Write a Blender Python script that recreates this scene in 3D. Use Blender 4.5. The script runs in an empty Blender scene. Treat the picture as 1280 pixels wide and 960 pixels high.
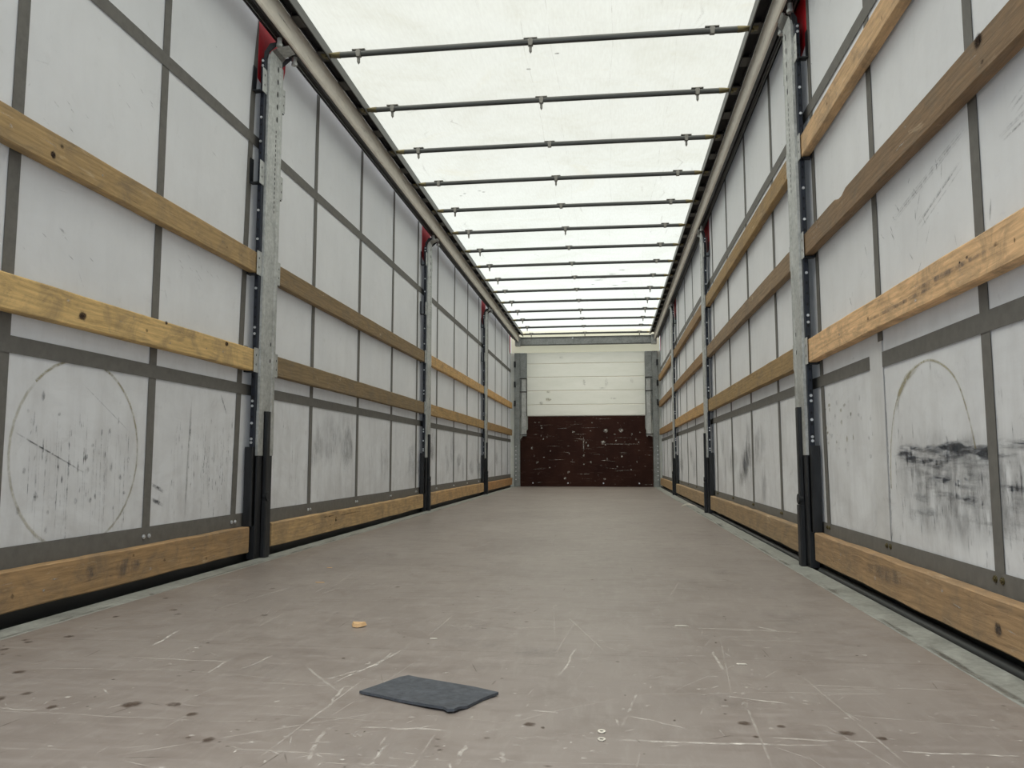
import bpy, math, random
from mathutils import Vector, Matrix, noise

# ------------------------------------------------------------------ camera, sky, exposure
SC = bpy.context.scene
COL = SC.collection
F_PX, YAW, PITCH, ROLL = 981.26, 0.1219, 0.0962, -0.0003
CAM = Vector((0.3911, 0.0, 0.4553))
fwd = Vector((-math.sin(YAW) * math.cos(PITCH), math.cos(YAW) * math.cos(PITCH), math.sin(PITCH)))
rgt = Vector((math.cos(YAW), math.sin(YAW), 0))
up = rgt.cross(fwd)
r2 = rgt * math.cos(ROLL) + up * math.sin(ROLL)
u2 = up * math.cos(ROLL) - rgt * math.sin(ROLL)
cd = bpy.data.cameras.new('camera')
cam = bpy.data.objects.new('camera', cd)
COL.objects.link(cam)
m = Matrix((r2, u2, -fwd)).transposed().to_4x4()
m.translation = CAM
cam.matrix_world = m
cd.sensor_width = 36.0
cd.lens = F_PX * 36.0 / 1280.0
cd.clip_start = 0.02
cd.clip_end = 300
SC.camera = cam

EXPOSURE = 0.11
SKY = (0.90, 0.96, 1.0)
SKY_STRENGTH = 1.0
SC.view_settings.view_transform = 'Standard'
SC.view_settings.look = 'None'
SC.view_settings.exposure = EXPOSURE
SC.view_settings.gamma = 1.0
SC.view_settings.use_curve_mapping = False
w = bpy.data.worlds.new('overcast_sky')
SC.world = w
w.use_nodes = True
wn = w.node_tree
bg = wn.nodes['Background']
tc = wn.nodes.new('ShaderNodeTexCoord')
sx = wn.nodes.new('ShaderNodeSeparateXYZ')
cr = wn.nodes.new('ShaderNodeValToRGB')
wn.links.new(tc.outputs['Generated'], sx.inputs[0])
wn.links.new(sx.outputs['Z'], cr.inputs[0])
wn.links.new(cr.outputs[0], bg.inputs[0])
cr.color_ramp.elements[0].position = 0.03
cr.color_ramp.elements[0].color = (0.72, 0.86, 1.0, 1)
cr.color_ramp.elements[1].position = 0.40
cr.color_ramp.elements[1].color = (0.36, 0.40, 0.46, 1)
bg.inputs[1].default_value = 1.6
sd = bpy.data.lights.new('sun', 'SUN')
sd.energy = 5.6
sd.angle = math.radians(76)
sd.color = (1.0, 0.985, 0.95)
so = bpy.data.objects.new('sun', sd)
COL.objects.link(so)
so.rotation_euler = (math.radians(15), math.radians(-7), 0)

# ------------------------------------------------------------------ node helpers
def newmat(name):
    mt = bpy.data.materials.new(name)
    mt.use_nodes = True
    nt = mt.node_tree
    for n in list(nt.nodes):
        nt.nodes.remove(n)
    out = nt.nodes.new('ShaderNodeOutputMaterial')
    return mt, nt, out

class NT:
    def __init__(s, nt): s.nt = nt
    def n(s, t, **kw):
        nd = s.nt.nodes.new(t)
        for k, v in kw.items(): setattr(nd, k, v)
        return nd
    def l(s, a, b): s.nt.links.new(a, b)
    def coord(s, scale=(1, 1, 1), rand=False):
        t = s.n('ShaderNodeTexCoord'); mp = s.n('ShaderNodeMapping')
        mp.inputs['Scale'].default_value = scale
        s.l(t.outputs['Object'], mp.inputs['Vector'])
        if rand:
            oi = s.n('ShaderNodeObjectInfo')
            mu = s.n('ShaderNodeMath', operation='MULTIPLY'); mu.inputs[1].default_value = 37.0
            s.l(oi.outputs['Random'], mu.inputs[0])
            cb = s.n('ShaderNodeCombineXYZ'); s.l(mu.outputs[0], cb.inputs[0]); s.l(mu.outputs[0], cb.inputs[1])
            s.l(cb.outputs[0], mp.inputs['Location'])
        return mp.outputs[0]
    def noise(s, vec, scale=5, detail=4, rough=0.55, dist=0.0):
        nd = s.n('ShaderNodeTexNoise')
        nd.inputs['Scale'].default_value = scale; nd.inputs['Detail'].default_value = detail
        nd.inputs['Roughness'].default_value = rough; nd.inputs['Distortion'].default_value = dist
        s.l(vec, nd.inputs['Vector']); return nd.outputs['Fac']
    def ramp(s, fac, *stops):
        nd = s.n('ShaderNodeValToRGB'); e = nd.color_ramp.elements
        while len(e) < len(stops): e.new(0.5)
        for i, (p, c) in enumerate(stops):
            e[i].position = p
            e[i].color = (c[0], c[1], c[2], 1) if hasattr(c, '__len__') else (c, c, c, 1)
        s.l(fac, nd.inputs[0]); return nd.outputs[0]
    def mix(s, fac, a, b, mode='MIX'):
        nd = s.n('ShaderNodeMix', data_type='RGBA', blend_type=mode)
        for i, v in ((0, fac), (6, a), (7, b)):
            if hasattr(v, 'links'): s.l(v, nd.inputs[i])
            elif i == 0: nd.inputs[0].default_value = v
            else: nd.inputs[i].default_value = (v[0], v[1], v[2], 1)
        return nd.outputs[2]
    def math(s, op, a, b=0.0):
        nd = s.n('ShaderNodeMath', operation=op)
        for i, v in ((0, a), (1, b)):
            if hasattr(v, 'links'): s.l(v, nd.inputs[i])
            else: nd.inputs[i].default_value = v
        return nd.outputs[0]
    def bsdf(s, out, color, rough=0.6, metal=0.0, bump=None, bstr=0.2, bdist=0.002, spec=0.5):
        b = s.n('ShaderNodeBsdfPrincipled')
        for k, v in (('Base Color', color), ('Roughness', rough), ('Metallic', metal), ('Specular IOR Level', spec)):
            if hasattr(v, 'links'): s.l(v, b.inputs[k])
            elif k == 'Base Color': b.inputs[k].default_value = (v[0], v[1], v[2], 1)
            else: b.inputs[k].default_value = v
        if bump is not None:
            bp = s.n('ShaderNodeBump'); bp.inputs['Strength'].default_value = bstr
            bp.inputs['Distance'].default_value = bdist
            s.l(bump, bp.inputs['Height']); s.l(bp.outputs[0], b.inputs['Normal'])
        if out is not None: s.l(b.outputs[0], out.inputs['Surface'])
        return b

def srgb(r, g, b):
    f = lambda c: (c / 255 / 12.92) if c / 255 <= 0.04045 else ((c / 255 + 0.055) / 1.055) ** 2.4
    return (f(r), f(g), f(b))

def simple(name, c, rough=0.6, metal=0.0, var=0.25, scale=(1, 1, 1), ns=12, bstr=0.2):
    mt, nt, out = newmat(name); s = NT(nt)
    v = s.coord(scale, True)
    f = s.noise(v, ns, 5, 0.6)
    lo = tuple(x * (1 - var) for x in c); hi = tuple(min(1, x * (1 + var)) for x in c)
    col = s.ramp(f, (0.3, lo), (0.7, hi))
    s.bsdf(out, col, rough, metal, f, bstr)
    return mt

# ------------------------------------------------------------------ materials
def mat_curtain():
    mt, nt, out = newmat('curtain_fabric'); s = NT(nt)
    v = s.coord((1, 1, 1))
    big = s.noise(v, 1.6, 4, 0.6)
    vs = s.coord((1, 5, 1.1))
    streak = s.noise(vs, 2.4, 6, 0.65)
    blot = s.noise(v, 14, 6, 0.7, 0.6)
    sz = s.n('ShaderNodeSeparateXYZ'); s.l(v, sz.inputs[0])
    zr = s.ramp(s.math('MULTIPLY', sz.outputs['Z'], 0.4), (0.06, 1.0), (0.42, 0.25), (0.9, 0.1))  # darker low down: road dirt, plus weaker light put into the colour
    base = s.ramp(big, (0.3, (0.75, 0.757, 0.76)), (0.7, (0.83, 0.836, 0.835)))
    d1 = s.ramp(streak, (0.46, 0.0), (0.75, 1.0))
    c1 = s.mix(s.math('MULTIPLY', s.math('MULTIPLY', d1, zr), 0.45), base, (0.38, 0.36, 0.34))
    soil_shade = s.ramp(s.noise(s.coord((1, 1, 1.6)), 3.2, 7, 0.72, 0.6), (0.38, 0.0), (0.68, 1.0))
    c1 = s.mix(s.math('MULTIPLY', s.math('MULTIPLY', soil_shade, zr), 0.42), c1, (0.40, 0.375, 0.355))
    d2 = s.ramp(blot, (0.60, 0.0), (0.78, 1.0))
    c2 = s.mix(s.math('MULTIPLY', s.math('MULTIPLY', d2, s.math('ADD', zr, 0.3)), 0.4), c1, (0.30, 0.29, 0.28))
    b = s.bsdf(None, c2, 0.55, 0, s.noise(s.coord((1, 1, 1)), 7, 3), 0.35, 0.01, 0.3)
    t = s.n('ShaderNodeBsdfTranslucent'); t.inputs[0].default_value = (0.83, 0.84, 0.85, 1)
    mx = s.n('ShaderNodeMixShader'); mx.inputs[0].default_value = CURTAIN_TR
    s.l(b.outputs[0], mx.inputs[1]); s.l(t.outputs[0], mx.inputs[2]); s.l(mx.outputs[0], out.inputs[0])
    return mt
CURTAIN_TR = 0.165

def mat_roof():
    mt, nt, out = newmat('roof_tarpaulin'); s = NT(nt)
    v = s.coord((1, 1, 1))
    f = s.noise(v, 2.2, 6, 0.62, 0.5)
    weave = s.noise(s.coord((6, 1, 1)), 14, 4, 0.6)
    c = s.ramp(f, (0.32, (0.66, 0.655, 0.555)), (0.5, (0.73, 0.735, 0.66)), (0.68, (0.76, 0.77, 0.71)))
    c = s.mix(0.18, c, s.ramp(weave, (0.3, 0.55), (0.7, 0.9)))
    y = s.noise(v, 1.1, 5, 0.7, 1.2)
    c = s.mix(s.math('MULTIPLY', s.ramp(y, (0.6, 0.0), (0.8, 1.0)), 0.4), c, (0.66, 0.6, 0.40))
    t = s.n('ShaderNodeBsdfTranslucent'); s.l(s.mix(1.0, c, (0.79, 0.76, 0.68), 'MULTIPLY'), t.inputs[0])
    d = s.n('ShaderNodeBsdfDiffuse'); s.l(c, d.inputs[0])
    mx = s.n('ShaderNodeMixShader'); mx.inputs[0].default_value = 0.30
    s.l(t.outputs[0], mx.inputs[1]); s.l(d.outputs[0], mx.inputs[2])
    tr = s.n('ShaderNodeBsdfTransparent'); tr.inputs[0].default_value = (1.0, 0.985, 0.91, 1)   # open weave of the thin cloth
    m2 = s.n('ShaderNodeMixShader'); m2.inputs[0].default_value = 0.45
    s.l(mx.outputs[0], m2.inputs[1]); s.l(tr.outputs[0], m2.inputs[2]); s.l(m2.outputs[0], out.inputs[0])
    return mt

def mat_wood():
    mt, nt, out = newmat('weathered_pine'); s = NT(nt)
    oi = s.n('ShaderNodeObjectInfo')
    v = s.coord((1, 0.09, 1), True)
    g = s.noise(v, 60, 6, 0.6, 1.5)
    wv = s.n('ShaderNodeTexWave', wave_type='BANDS', bands_direction='Z')
    s.l(s.coord((1, 0.10, 1), True), wv.inputs['Vector'])
    wv.inputs['Scale'].default_value = 16; wv.inputs['Distortion'].default_value = 9
    wv.inputs['Detail'].default_value = 3; wv.inputs['Detail Scale'].default_value = 1.6
    big = s.noise(s.coord((1, 0.7, 1), True), 9, 7, 0.72, 0.8)
    tone = s.mix(0.28, s.ramp(g, (0.25, 0.55), (0.5, 0.92), (0.75, 1.2)), s.ramp(wv.outputs['Fac'], (0.0, 0.62), (1.0, 1.12)))
    c = s.mix(1.0, oi.outputs['Color'], tone, 'MULTIPLY')
    st = s.ramp(big, (0.46, 0.0), (0.70, 1.0))
    c = s.mix(s.math('MULTIPLY', st, 0.6), c, (0.16, 0.13, 0.095))
    pale = s.ramp(s.noise(s.coord((1, 0.25, 1), True), 16, 5, 0.7, 0.8), (0.62, 0.0), (0.76, 1.0))
    c = s.mix(s.math('MULTIPLY', pale, 0.65), c, (0.62, 0.50, 0.34))
    s.bsdf(out, c, 0.72, 0, g, 0.5, 0.003, 0.3)
    return mt

def mat_floor():
    mt, nt, out = newmat('phenolic_plywood'); s = NT(nt)
    v = s.coord((1, 1, 1))
    big = s.noise(v, 1.3, 5, 0.6, 0.3)
    sc = s.noise(s.coord((0.7, 5, 1)), 9, 8, 0.72, 0.5)
    sc2 = s.noise(s.coord((5, 1, 1)), 7, 8, 0.72, 0.4)
    c = s.ramp(big, (0.3, (0.175, 0.147, 0.130)), (0.7, (0.240, 0.209, 0.187)))
    c = s.mix(s.math('MULTIPLY', s.ramp(sc, (0.42, 0.0), (0.72, 1.0)), 0.45), c, (0.30, 0.272, 0.252))
    c = s.mix(s.math('MULTIPLY', s.ramp(sc2, (0.5, 0.0), (0.72, 1.0)), 0.35), c, (0.32, 0.295, 0.27))
    dk = s.noise(v, 9, 6, 0.7, 0.4)
    c = s.mix(s.math('MULTIPLY', s.ramp(dk, (0.50, 0.0), (0.72, 1.0)), 0.55), c, (0.14, 0.112, 0.095))
    fl = s.noise(v, 60, 3, 0.6)
    c = s.mix(s.math('MULTIPLY', s.ramp(fl, (0.70, 0.0), (0.74, 1.0)), 0.6), c, (0.55, 0.52, 0.48))
    r = s.ramp(sc, (0.3, 0.34), (0.7, 0.52))
    s.bsdf(out, c, r, 0, sc, 0.15, 0.002, 0.45)
    return mt

def mat_galv(name='galvanised_steel', c=(0.40, 0.41, 0.40), metal=0.55, rough=0.42):
    mt, nt, out = newmat(name); s = NT(nt)
    v = s.coord((1, 1, 1), True)
    a = s.noise(v, 9, 5, 0.65, 0.5)
    b = s.noise(v, 55, 3, 0.6)
    lo = tuple(x * 0.62 for x in c); hi = tuple(x * 1.35 for x in c)
    col = s.mix(0.35, s.ramp(a, (0.3, lo), (0.7, hi)), s.ramp(b, (0.35, lo), (0.65, hi)))
    s.bsdf(out, col, s.ramp(a, (0.3, rough), (0.7, rough + 0.2)), metal, a, 0.1)
    return mt

def mat_brown():
    mt, nt, out = newmat('brown_coated_plywood'); s = NT(nt)
    v = s.coord((1, 1, 1))
    a = s.noise(v, 2.2, 4, 0.6)
    c = s.ramp(a, (0.3, srgb(38, 18, 13)), (0.7, srgb(56, 32, 24)))
    sc = s.noise(s.coord((0.7, 1, 7)), 7, 6, 0.75, 0.5)
    c = s.mix(s.math('MULTIPLY', s.ramp(sc, (0.60, 0.0), (0.76, 1.0)), 0.55), c, srgb(120, 100, 90))
    k = s.noise(v, 22, 5, 0.7)
    c = s.mix(s.math('MULTIPLY', s.ramp(k, (0.66, 0.0), (0.74, 1.0)), 0.7), c, srgb(170, 160, 150))
    s.bsdf(out, c, 0.7, 0, a, 0.1, 0.002, 0.15)
    return mt

def mat_mark(name, c, scale=30, lo=0.35, hi=0.6, stretch=(1, 1, 1)):
    mt, nt, out = newmat(name); s = NT(nt)
    at = s.n('ShaderNodeAttribute', attribute_name='a')
    f = s.ramp(s.noise(s.coord(stretch), scale, 5, 0.7), (lo, 0.0), (hi, 1.0))
    al = s.math('MULTIPLY', at.outputs['Fac'], f)
    d = s.n('ShaderNodeBsdfDiffuse'); d.inputs[0].default_value = (*c, 1)
    t = s.n('ShaderNodeBsdfTransparent')
    mx = s.n('ShaderNodeMixShader'); s.l(al, mx.inputs[0])
    s.l(t.outputs[0], mx.inputs[1]); s.l(d.outputs[0], mx.inputs[2]); s.l(mx.outputs[0], out.inputs[0])
    return mt

M = {}
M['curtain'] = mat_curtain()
M['roof'] = mat_roof()
M['wood'] = mat_wood()
M['floor'] = mat_floor()
M['galv'] = mat_galv('galvanised_steel', (0.46, 0.47, 0.455))
M['galv_dull'] = mat_galv('dull_galvanised_steel', (0.25, 0.265, 0.26), 0.3, 0.5)
M['edge'] = mat_galv('scuffed_edge_steel', (0.275, 0.285, 0.262), 0.2, 0.5)
M['brown'] = mat_brown()
M['strap'] = simple('grey_webbing', srgb(104, 102, 97), 0.75, 0, 0.13, (1, 1, 1), 30)
M['bluesteel'] = simple('dark_blue_painted_steel', srgb(27, 33, 45), 0.45, 0.2, 0.3)
M['blacksteel'] = simple('black_worn_steel', srgb(33, 35, 38), 0.5, 0.2, 0.5, (1, 1, 0.2), 25)
M['bow'] = simple('dark_grey_bow_steel', srgb(66, 68, 67), 0.42, 0.4, 0.2, (0.2, 1, 1), 20)
M['hole'] = simple('dark_opening', (0.008, 0.008, 0.010), 0.9)
M['bolt'] = simple('bright_zinc_bolt', (0.62, 0.64, 0.66), 0.35, 0.6)
M['zinc'] = simple('yellow_zinc', srgb(96, 88, 60), 0.45, 0.6)
M['clip'] = simple('grey_clip_plastic', srgb(120, 118, 112), 0.5)
M['rail'] = simple('dark_rail_profile', srgb(52, 50, 48), 0.45, 0.2, 0.3, (1, 0.1, 1), 20)
M['railgrey'] = simple('grey_rail_lip', srgb(92, 92, 88), 0.5, 0.2, 0.2, (1, 0.1, 1), 20)
M['alu'] = simple('dull_aluminium_profile', (0.74, 0.69, 0.60), 0.8, 0.0, 0.10, (1, 0.3, 1), 30, 0.05)
M['red'] = simple('red_curtain_fabric', srgb(190, 22, 34), 0.5, 0, 0.2)
M['rubber'] = simple('dark_grey_rubber', srgb(66, 70, 76), 0.8, 0, 0.35, (1, 1, 1), 60, 0.5)
M['blackrubber'] = simple('black_rubber', srgb(40, 42, 42), 0.45, 0, 0.4, (1, 0.2, 1), 20)
M['chip'] = simple('pale_wood', srgb(206, 170, 125), 0.7, 0, 0.15)
M['flake'] = simple('white_scrap', srgb(200, 196, 184), 0.6)
M['ground'] = simple('concrete_yard', (0.42, 0.43, 0.44), 0.9, 0, 0.2)
M['white_panel'] = None
M['k_dark'] = mat_mark('dark_scuff', (0.06, 0.06, 0.065), 45, 0.38, 0.68)
M['k_smear_crease'] = mat_mark('dark_smear_crease', (0.13, 0.13, 0.135), 24, 0.42, 0.74, (1, 0.32, 2.4))
M['k_yellow'] = mat_mark('yellowish_stain', (0.40, 0.36, 0.23), 25, 0.25, 0.55)
M['k_pale'] = mat_mark('pale_scratch', (0.68, 0.65, 0.60), 35, 0.38, 0.66)
M['k_brown'] = mat_mark('brown_stain', (0.085, 0.06, 0.045), 40, 0.3, 0.56)
M['k_soft'] = mat_mark('grey_soil', (0.16, 0.155, 0.15), 8, 0.35, 0.7, (1, 2.5, 1))

def mat_white():
    mt, nt, out = newmat('white_headboard_panel'); s = NT(nt)
    f = s.noise(s.coord((1, 1, 4)), 3, 5, 0.6)
    c = s.ramp(f, (0.3, (0.82, 0.84, 0.77)), (0.7, (0.89, 0.90, 0.84)))
    s.bsdf(out, c, 0.5, 0, f, 0.1)
    return mt
M['white_panel'] = mat_white()
mt, nt, out = newmat('cream_front_tarpaulin'); s_n = NT(nt)
_t = s_n.n('ShaderNodeBsdfTranslucent'); _t.inputs[0].default_value = (0.93, 0.90, 0.78, 1)
_d = s_n.n('ShaderNodeBsdfDiffuse'); s_n.l(s_n.ramp(s_n.noise(s_n.coord(), 5), (0.3, (0.84, 0.82, 0.70)), (0.7, (0.90, 0.88, 0.78))), _d.inputs[0])
_m = s_n.n('ShaderNodeMixShader'); _m.inputs[0].default_value = 0.45
s_n.l(_t.outputs[0], _m.inputs[1]); s_n.l(_d.outputs[0], _m.inputs[2]); s_n.l(_m.outputs[0], out.inputs[0])
M['front_tarp'] = mt

# ------------------------------------------------------------------ mesh helpers
class MB:
    """collects faces of one mesh, in world metres; a = mark opacity per vertex"""
    def __init__(s): s.v = []; s.f = []; s.mi = []; s.a = []; s.sm = []
    def add(s, vs, fs, mi=0, al=None, smooth=False):
        o = len(s.v)
        s.v += [tuple(x) for x in vs]
        s.a += list(al) if al else [1.0] * len(vs)
        for f in fs:
            s.f.append([o + i for i in f]); s.mi.append(mi); s.sm.append(smooth)
        return s
    def box(s, x0, x1, y0, y1, z0, z1, mi=0):
        x0, x1 = sorted((x0, x1)); y0, y1 = sorted((y0, y1)); z0, z1 = sorted((z0, z1))
        v = [(x, y, z) for z in (z0, z1) for y in (y0, y1) for x in (x0, x1)]
        return s.add(v, [(0, 2, 3, 1), (4, 5, 7, 6), (0, 1, 5, 4), (2, 6, 7, 3), (0, 4, 6, 2), (1, 3, 7, 5)], mi)
    def bbox(s, x0, x1, y0, y1, z0, z1, b=0.003, mi=0):
        """box with chamfered edges along its longest axis"""
        x0, x1 = sorted((x0, x1)); y0, y1 = sorted((y0, y1)); z0, z1 = sorted((z0, z1))
        d = (x1 - x0, y1 - y0, z1 - z0); ax = d.index(max(d))
        lo = (x0, y0, z0); hi = (x1, y1, z1)
        p, q = [i for i in range(3) if i != ax]
        prof = [(lo[p] + b, lo[q]), (hi[p] - b, lo[q]), (hi[p], lo[q] + b), (hi[p], hi[q] - b),
                (hi[p] - b, hi[q]), (lo[p] + b, hi[q]), (lo[p], hi[q] - b), (lo[p], lo[q] + b)]
        vs = []
        for t in (lo[ax], hi[ax]):
            for a_, b_ in prof:
                c = [0, 0, 0]; c[ax] = t; c[p] = a_; c[q] = b_; vs.append(c)
        fs = [(i, (i + 1) % 8, 8 + (i + 1) % 8, 8 + i) for i in range(8)] + [tuple(range(7, -1, -1)), tuple(range(8, 16))]
        return s.add(vs, fs, mi)
    def prism_y(s, prof, y0, y1, mi=0):
        n = len(prof)
        vs = [(x, y, z) for y in (y0, y1) for x, z in prof]
        fs = [(i, (i + 1) % n, n + (i + 1) % n, n + i) for i in range(n)] + [tuple(range(n - 1, -1, -1)), tuple(range(n, 2 * n))]
        return s.add(vs, fs, mi)
    def prism_z(s, prof, z0, z1, mi=0):
        n = len(prof)
        vs = [(x, y, z) for z in (z0, z1) for x, y in prof]
        fs = [(i, (i + 1) % n, n + (i + 1) % n, n + i) for i in range(n)] + [tuple(range(n - 1, -1, -1)), tuple(range(n, 2 * n))]
        return s.add(vs, fs, mi)
    def cyl(s, c, axis, r, h, n=12, mi=0, r2=None):
        """cylinder from c along axis ('x','y','z', signed length h)"""
        r2 = r if r2 is None else r2
        vs = []
        for t, rr in ((0, r), (h, r2)):
            for i in range(n):
                a = 2 * math.pi * i / n; p, q = rr * math.cos(a), rr * math.sin(a)
                d = {'x': (t, p, q), 'y': (p, t, q), 'z': (p, q, t)}[axis]
                vs.append((c[0] + d[0], c[1] + d[1], c[2] + d[2]))
        fs = [(i, (i + 1) % n, n + (i + 1) % n, n + i) for i in range(n)]
        s.add(vs, fs, mi, smooth=True)
        s.add(vs, [tuple(range(n - 1, -1, -1)), tuple(range(n, 2 * n))], mi)
        return s
    def build(s, name, mats, parent=None, origin=None):
        me = bpy.data.meshes.new(name)
        o3 = Vector(origin) if origin is not None else Vector((0, 0, 0))
        me.from_pydata([tuple(Vector(p) - o3) for p in s.v], [], s.f)
        for mt in (mats if isinstance(mats, (list, tuple)) else [mats]): me.materials.append(mt)
        me.polygons.foreach_set('material_index', s.mi)
        me.polygons.foreach_set('use_smooth', s.sm)
        if any(a != 1.0 for a in s.a):
            at = me.attributes.new('a', 'FLOAT', 'POINT'); at.data.foreach_set('value', s.a)
        me.update()
        ob = bpy.data.objects.new(name, me); COL.objects.link(ob)
        if parent is not None:
            ob.parent = parent
            ob.location = o3 - world_loc(parent)
        else:
            ob.location = o3
        return ob

def world_loc(o):
    l = Vector(o.location)
    while o.parent: o = o.parent; l += Vector(o.location)
    return l

def fixn(ob):
    import bmesh
    bm = bmesh.new(); bm.from_mesh(ob.data)
    bmesh.ops.recalc_face_normals(bm, faces=bm.faces); bm.to_mesh(ob.data); bm.free()
    return ob

def tag(o, label=None, cat=None, group=None, kind=None):
    if label: o['label'] = label
    if cat: o['category'] = cat
    if group: o['group'] = group
    if kind: o['kind'] = kind
    return o

def empty(name, loc, label, cat, group=None, kind=None):
    o = bpy.data.objects.new(name, None); COL.objects.link(o); o.location = loc
    o.empty_display_size = 0.1
    return tag(o, label, cat, group, kind)

def copy_tree(o, parent=None):
    c = o.copy(); COL.objects.link(c)
    if parent is not None: c.parent = parent
    for ch in [x for x in COL.objects if x.parent == o]:
        copy_tree(ch, c)
    return c

# soft marks laid on a surface; P maps (u, v) on the surface to a world point
def blob(mb, P, u, v, ru, rv, op, mi, rnd=None, n=14, rot=0.0):
    vs = [P(u, v)]; al = [op]; fs = []
    for k, (q, a_) in enumerate(((0.55, op * 0.8), (1.0, 0.0))):
        for i in range(n):
            t = 2 * math.pi * i / n; w_ = q * (1 + (rnd.uniform(-.2, .2) if rnd else 0))
            du, dv = ru * w_ * math.cos(t), rv * w_ * math.sin(t)
            vs.append(P(u + du * math.cos(rot) - dv * math.sin(rot), v + du * math.sin(rot) + dv * math.cos(rot))); al.append(a_)
    for i in range(n):
        j = (i + 1) % n
        fs += [(0, 1 + i, 1 + j), (1 + i, 1 + n + i, 1 + n + j, 1 + j)]
    mb.add(vs, fs, mi, al)

def stroke(mb, P, pts, wd, op, mi, taper=True):
    n = len(pts); vs = []; al = []
    for i, (u, v) in enumerate(pts):
        a_, b_ = pts[max(0, i - 1)], pts[min(n - 1, i + 1)]
        du, dv = b_[0] - a_[0], b_[1] - a_[1]; L = math.hypot(du, dv) or 1
        nu, nv = -dv / L * wd / 2, du / L * wd / 2
        e = 0.0 if taper and i in (0, n - 1) else 1.0
        vs += [P(u + nu, v + nv), P(u + nu * .35, v + nv * .35), P(u - nu * .35, v - nv * .35), P(u - nu, v - nv)]
        al += [0, op * e, op * e, 0]
    fs = []
    for i in range(n - 1):
        for k in range(3):
            a_ = i * 4 + k; fs.append((a_, a_ + 1, a_ + 5, a_ + 4))
    mb.add(vs, fs, mi, al)

def seg(a, b, k=5):
    return [(a[0] + (b[0] - a[0]) * i / k, a[1] + (b[1] - a[1]) * i / k) for i in range(k + 1)]

Y0, Y1 = -0.15, 13.5          # rear opening and front wall
CX = 1.29                     # curtain plane
POSTS = [3.576, 6.99, 10.41]
ROOF_DX = 0.028

# ------------------------------------------------------------------ floor
rnd = random.Random(3)
mb = MB()
mb.box(-1.145, 1.145, Y0, Y1 + 0.02, -0.03, 0.0)
PF = lambda u, v: (u, v, 0.0006)
SCR = [((-0.28, 1.722), (-0.143, 1.544)), ((-0.125, 1.874), (-0.129, 1.73)), ((-0.145, 1.583), (-0.127, 1.422)),
 ((-0.049, 1.346), (0.116, 1.354)), ((-0.093, 1.332), (-0.067, 1.183)), ((0.031, 1.272), (0.033, 1.186)),
 ((0.24, 1.476), (0.299, 1.465)), ((0.666, 2.094), (0.883, 2.103)), ((0.63, 1.964), (0.634, 1.799)),
 ((0.607, 1.609), (0.719, 1.572)), ((0.406, 1.478), (0.519, 1.407)), ((0.646, 1.383), (0.819, 1.375)),
 ((0.391, 1.337), (0.74, 1.358)), ((0.82, 1.34), (1.02, 1.344)), ((0.307, 1.965), (0.284, 1.712)),
 ((0.125, 2.172), (0.297, 2.214)), ((0.787, 2.273), (0.854, 2.191)), ((0.6, 2.23), (0.888, 2.205)),
 ((0.32, 2.598), (0.586, 2.601)), ((0.158, 1.313), (0.16, 1.201)), ((0.217, 1.267), (0.232, 1.22)),
 ((-0.465, 1.64), (-0.477, 1.733)), ((-0.726, 1.856), (-0.756, 2.035)), ((-0.725, 1.368), (-0.645, 1.368)),
 ((-0.727, 1.746), (-0.459, 1.735)), ((-0.355, 2.591), (0.019, 2.606)), ((0.412, 2.881), (0.691, 2.879)),
 ((-0.409, 1.673), (-0.394, 1.801)), ((-0.15, 1.71), (-0.20, 1.62))]
for i, (a, b) in enumerate(SCR):
    pts = [(p[0] + rnd.uniform(-.003, .003), p[1] + rnd.uniform(-.004, .004)) for p in seg(a, b, 6)]
    stroke(mb, PF, pts, rnd.uniform(0.006, 0.011), rnd.uniform(0.5, 0.9), 1)
# the long scratch beside the rubber sheet
stroke(mb, PF, [(-.108, 1.905), (-.115, 1.84), (-.13, 1.76), (-.15, 1.69), (-.165, 1.645), (-.17, 1.60)], .008, 1.0, 1)
for i in range(420):
    u, v = rnd.uniform(-1.1, 1.1), 1.1 + 8 * rnd.random() ** 1.7
    L, t = rnd.uniform(.01, .11), rnd.choice([rnd.gauss(0, .3), rnd.gauss(1.57, .4), rnd.uniform(0, 3.14)])
    stroke(mb, PF, seg((u, v), (u + L * math.cos(t), v + L * math.sin(t)), 3), rnd.uniform(.002, .004), rnd.uniform(.2, .6), rnd.choice([1, 1, 2]))
for i in range(420):
    u, v = rnd.uniform(-1.1, 1.1), 1.1 + 6 * rnd.random() ** 1.5
    blob(mb, PF, u, v, rnd.uniform(.002, .009), rnd.uniform(.002, .007), rnd.uniform(.5, 1), rnd.choice([1, 1, 2]), rnd, 8)
def unp(x, y):   # photo pixel to floor point, used once to note stain places
    d = fwd + r2 * (x - 640) / F_PX - u2 * (y - 480) / F_PX
    t = -CAM.z / d.z
    return (CAM.x + d.x * t, CAM.y + d.y * t)
STAINS = [(-1.00, 1.93, .020), (-1.06, 1.86, .016), (-.875, 1.60, .022), (-.42, 1.43, .022), (-.62, 2.26, .017), (-.50, 1.42, .03),
          (.62, 1.45, .018), (.68, 1.44, .012), (.78, 1.42, .02), (.83, 1.40, .015), (-.93, 2.30, .02), (-.78, 1.42, .03), (.25, 1.40, .018)]
for u, v, r in STAINS:
    blob(mb, PF, u, v, r * .75, r * .7, .8, 2, rnd)
for x, y in [(497, 734), (190, 743), (207, 748), (33, 800), (33, 867), (65, 884), (240, 893), (260, 925), (5, 812), (222, 768), (340, 736), (145, 771)]:
    u, v = unp(x, y); blob(mb, PF, u, v, .011, .014, .75, 2, rnd)
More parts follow.
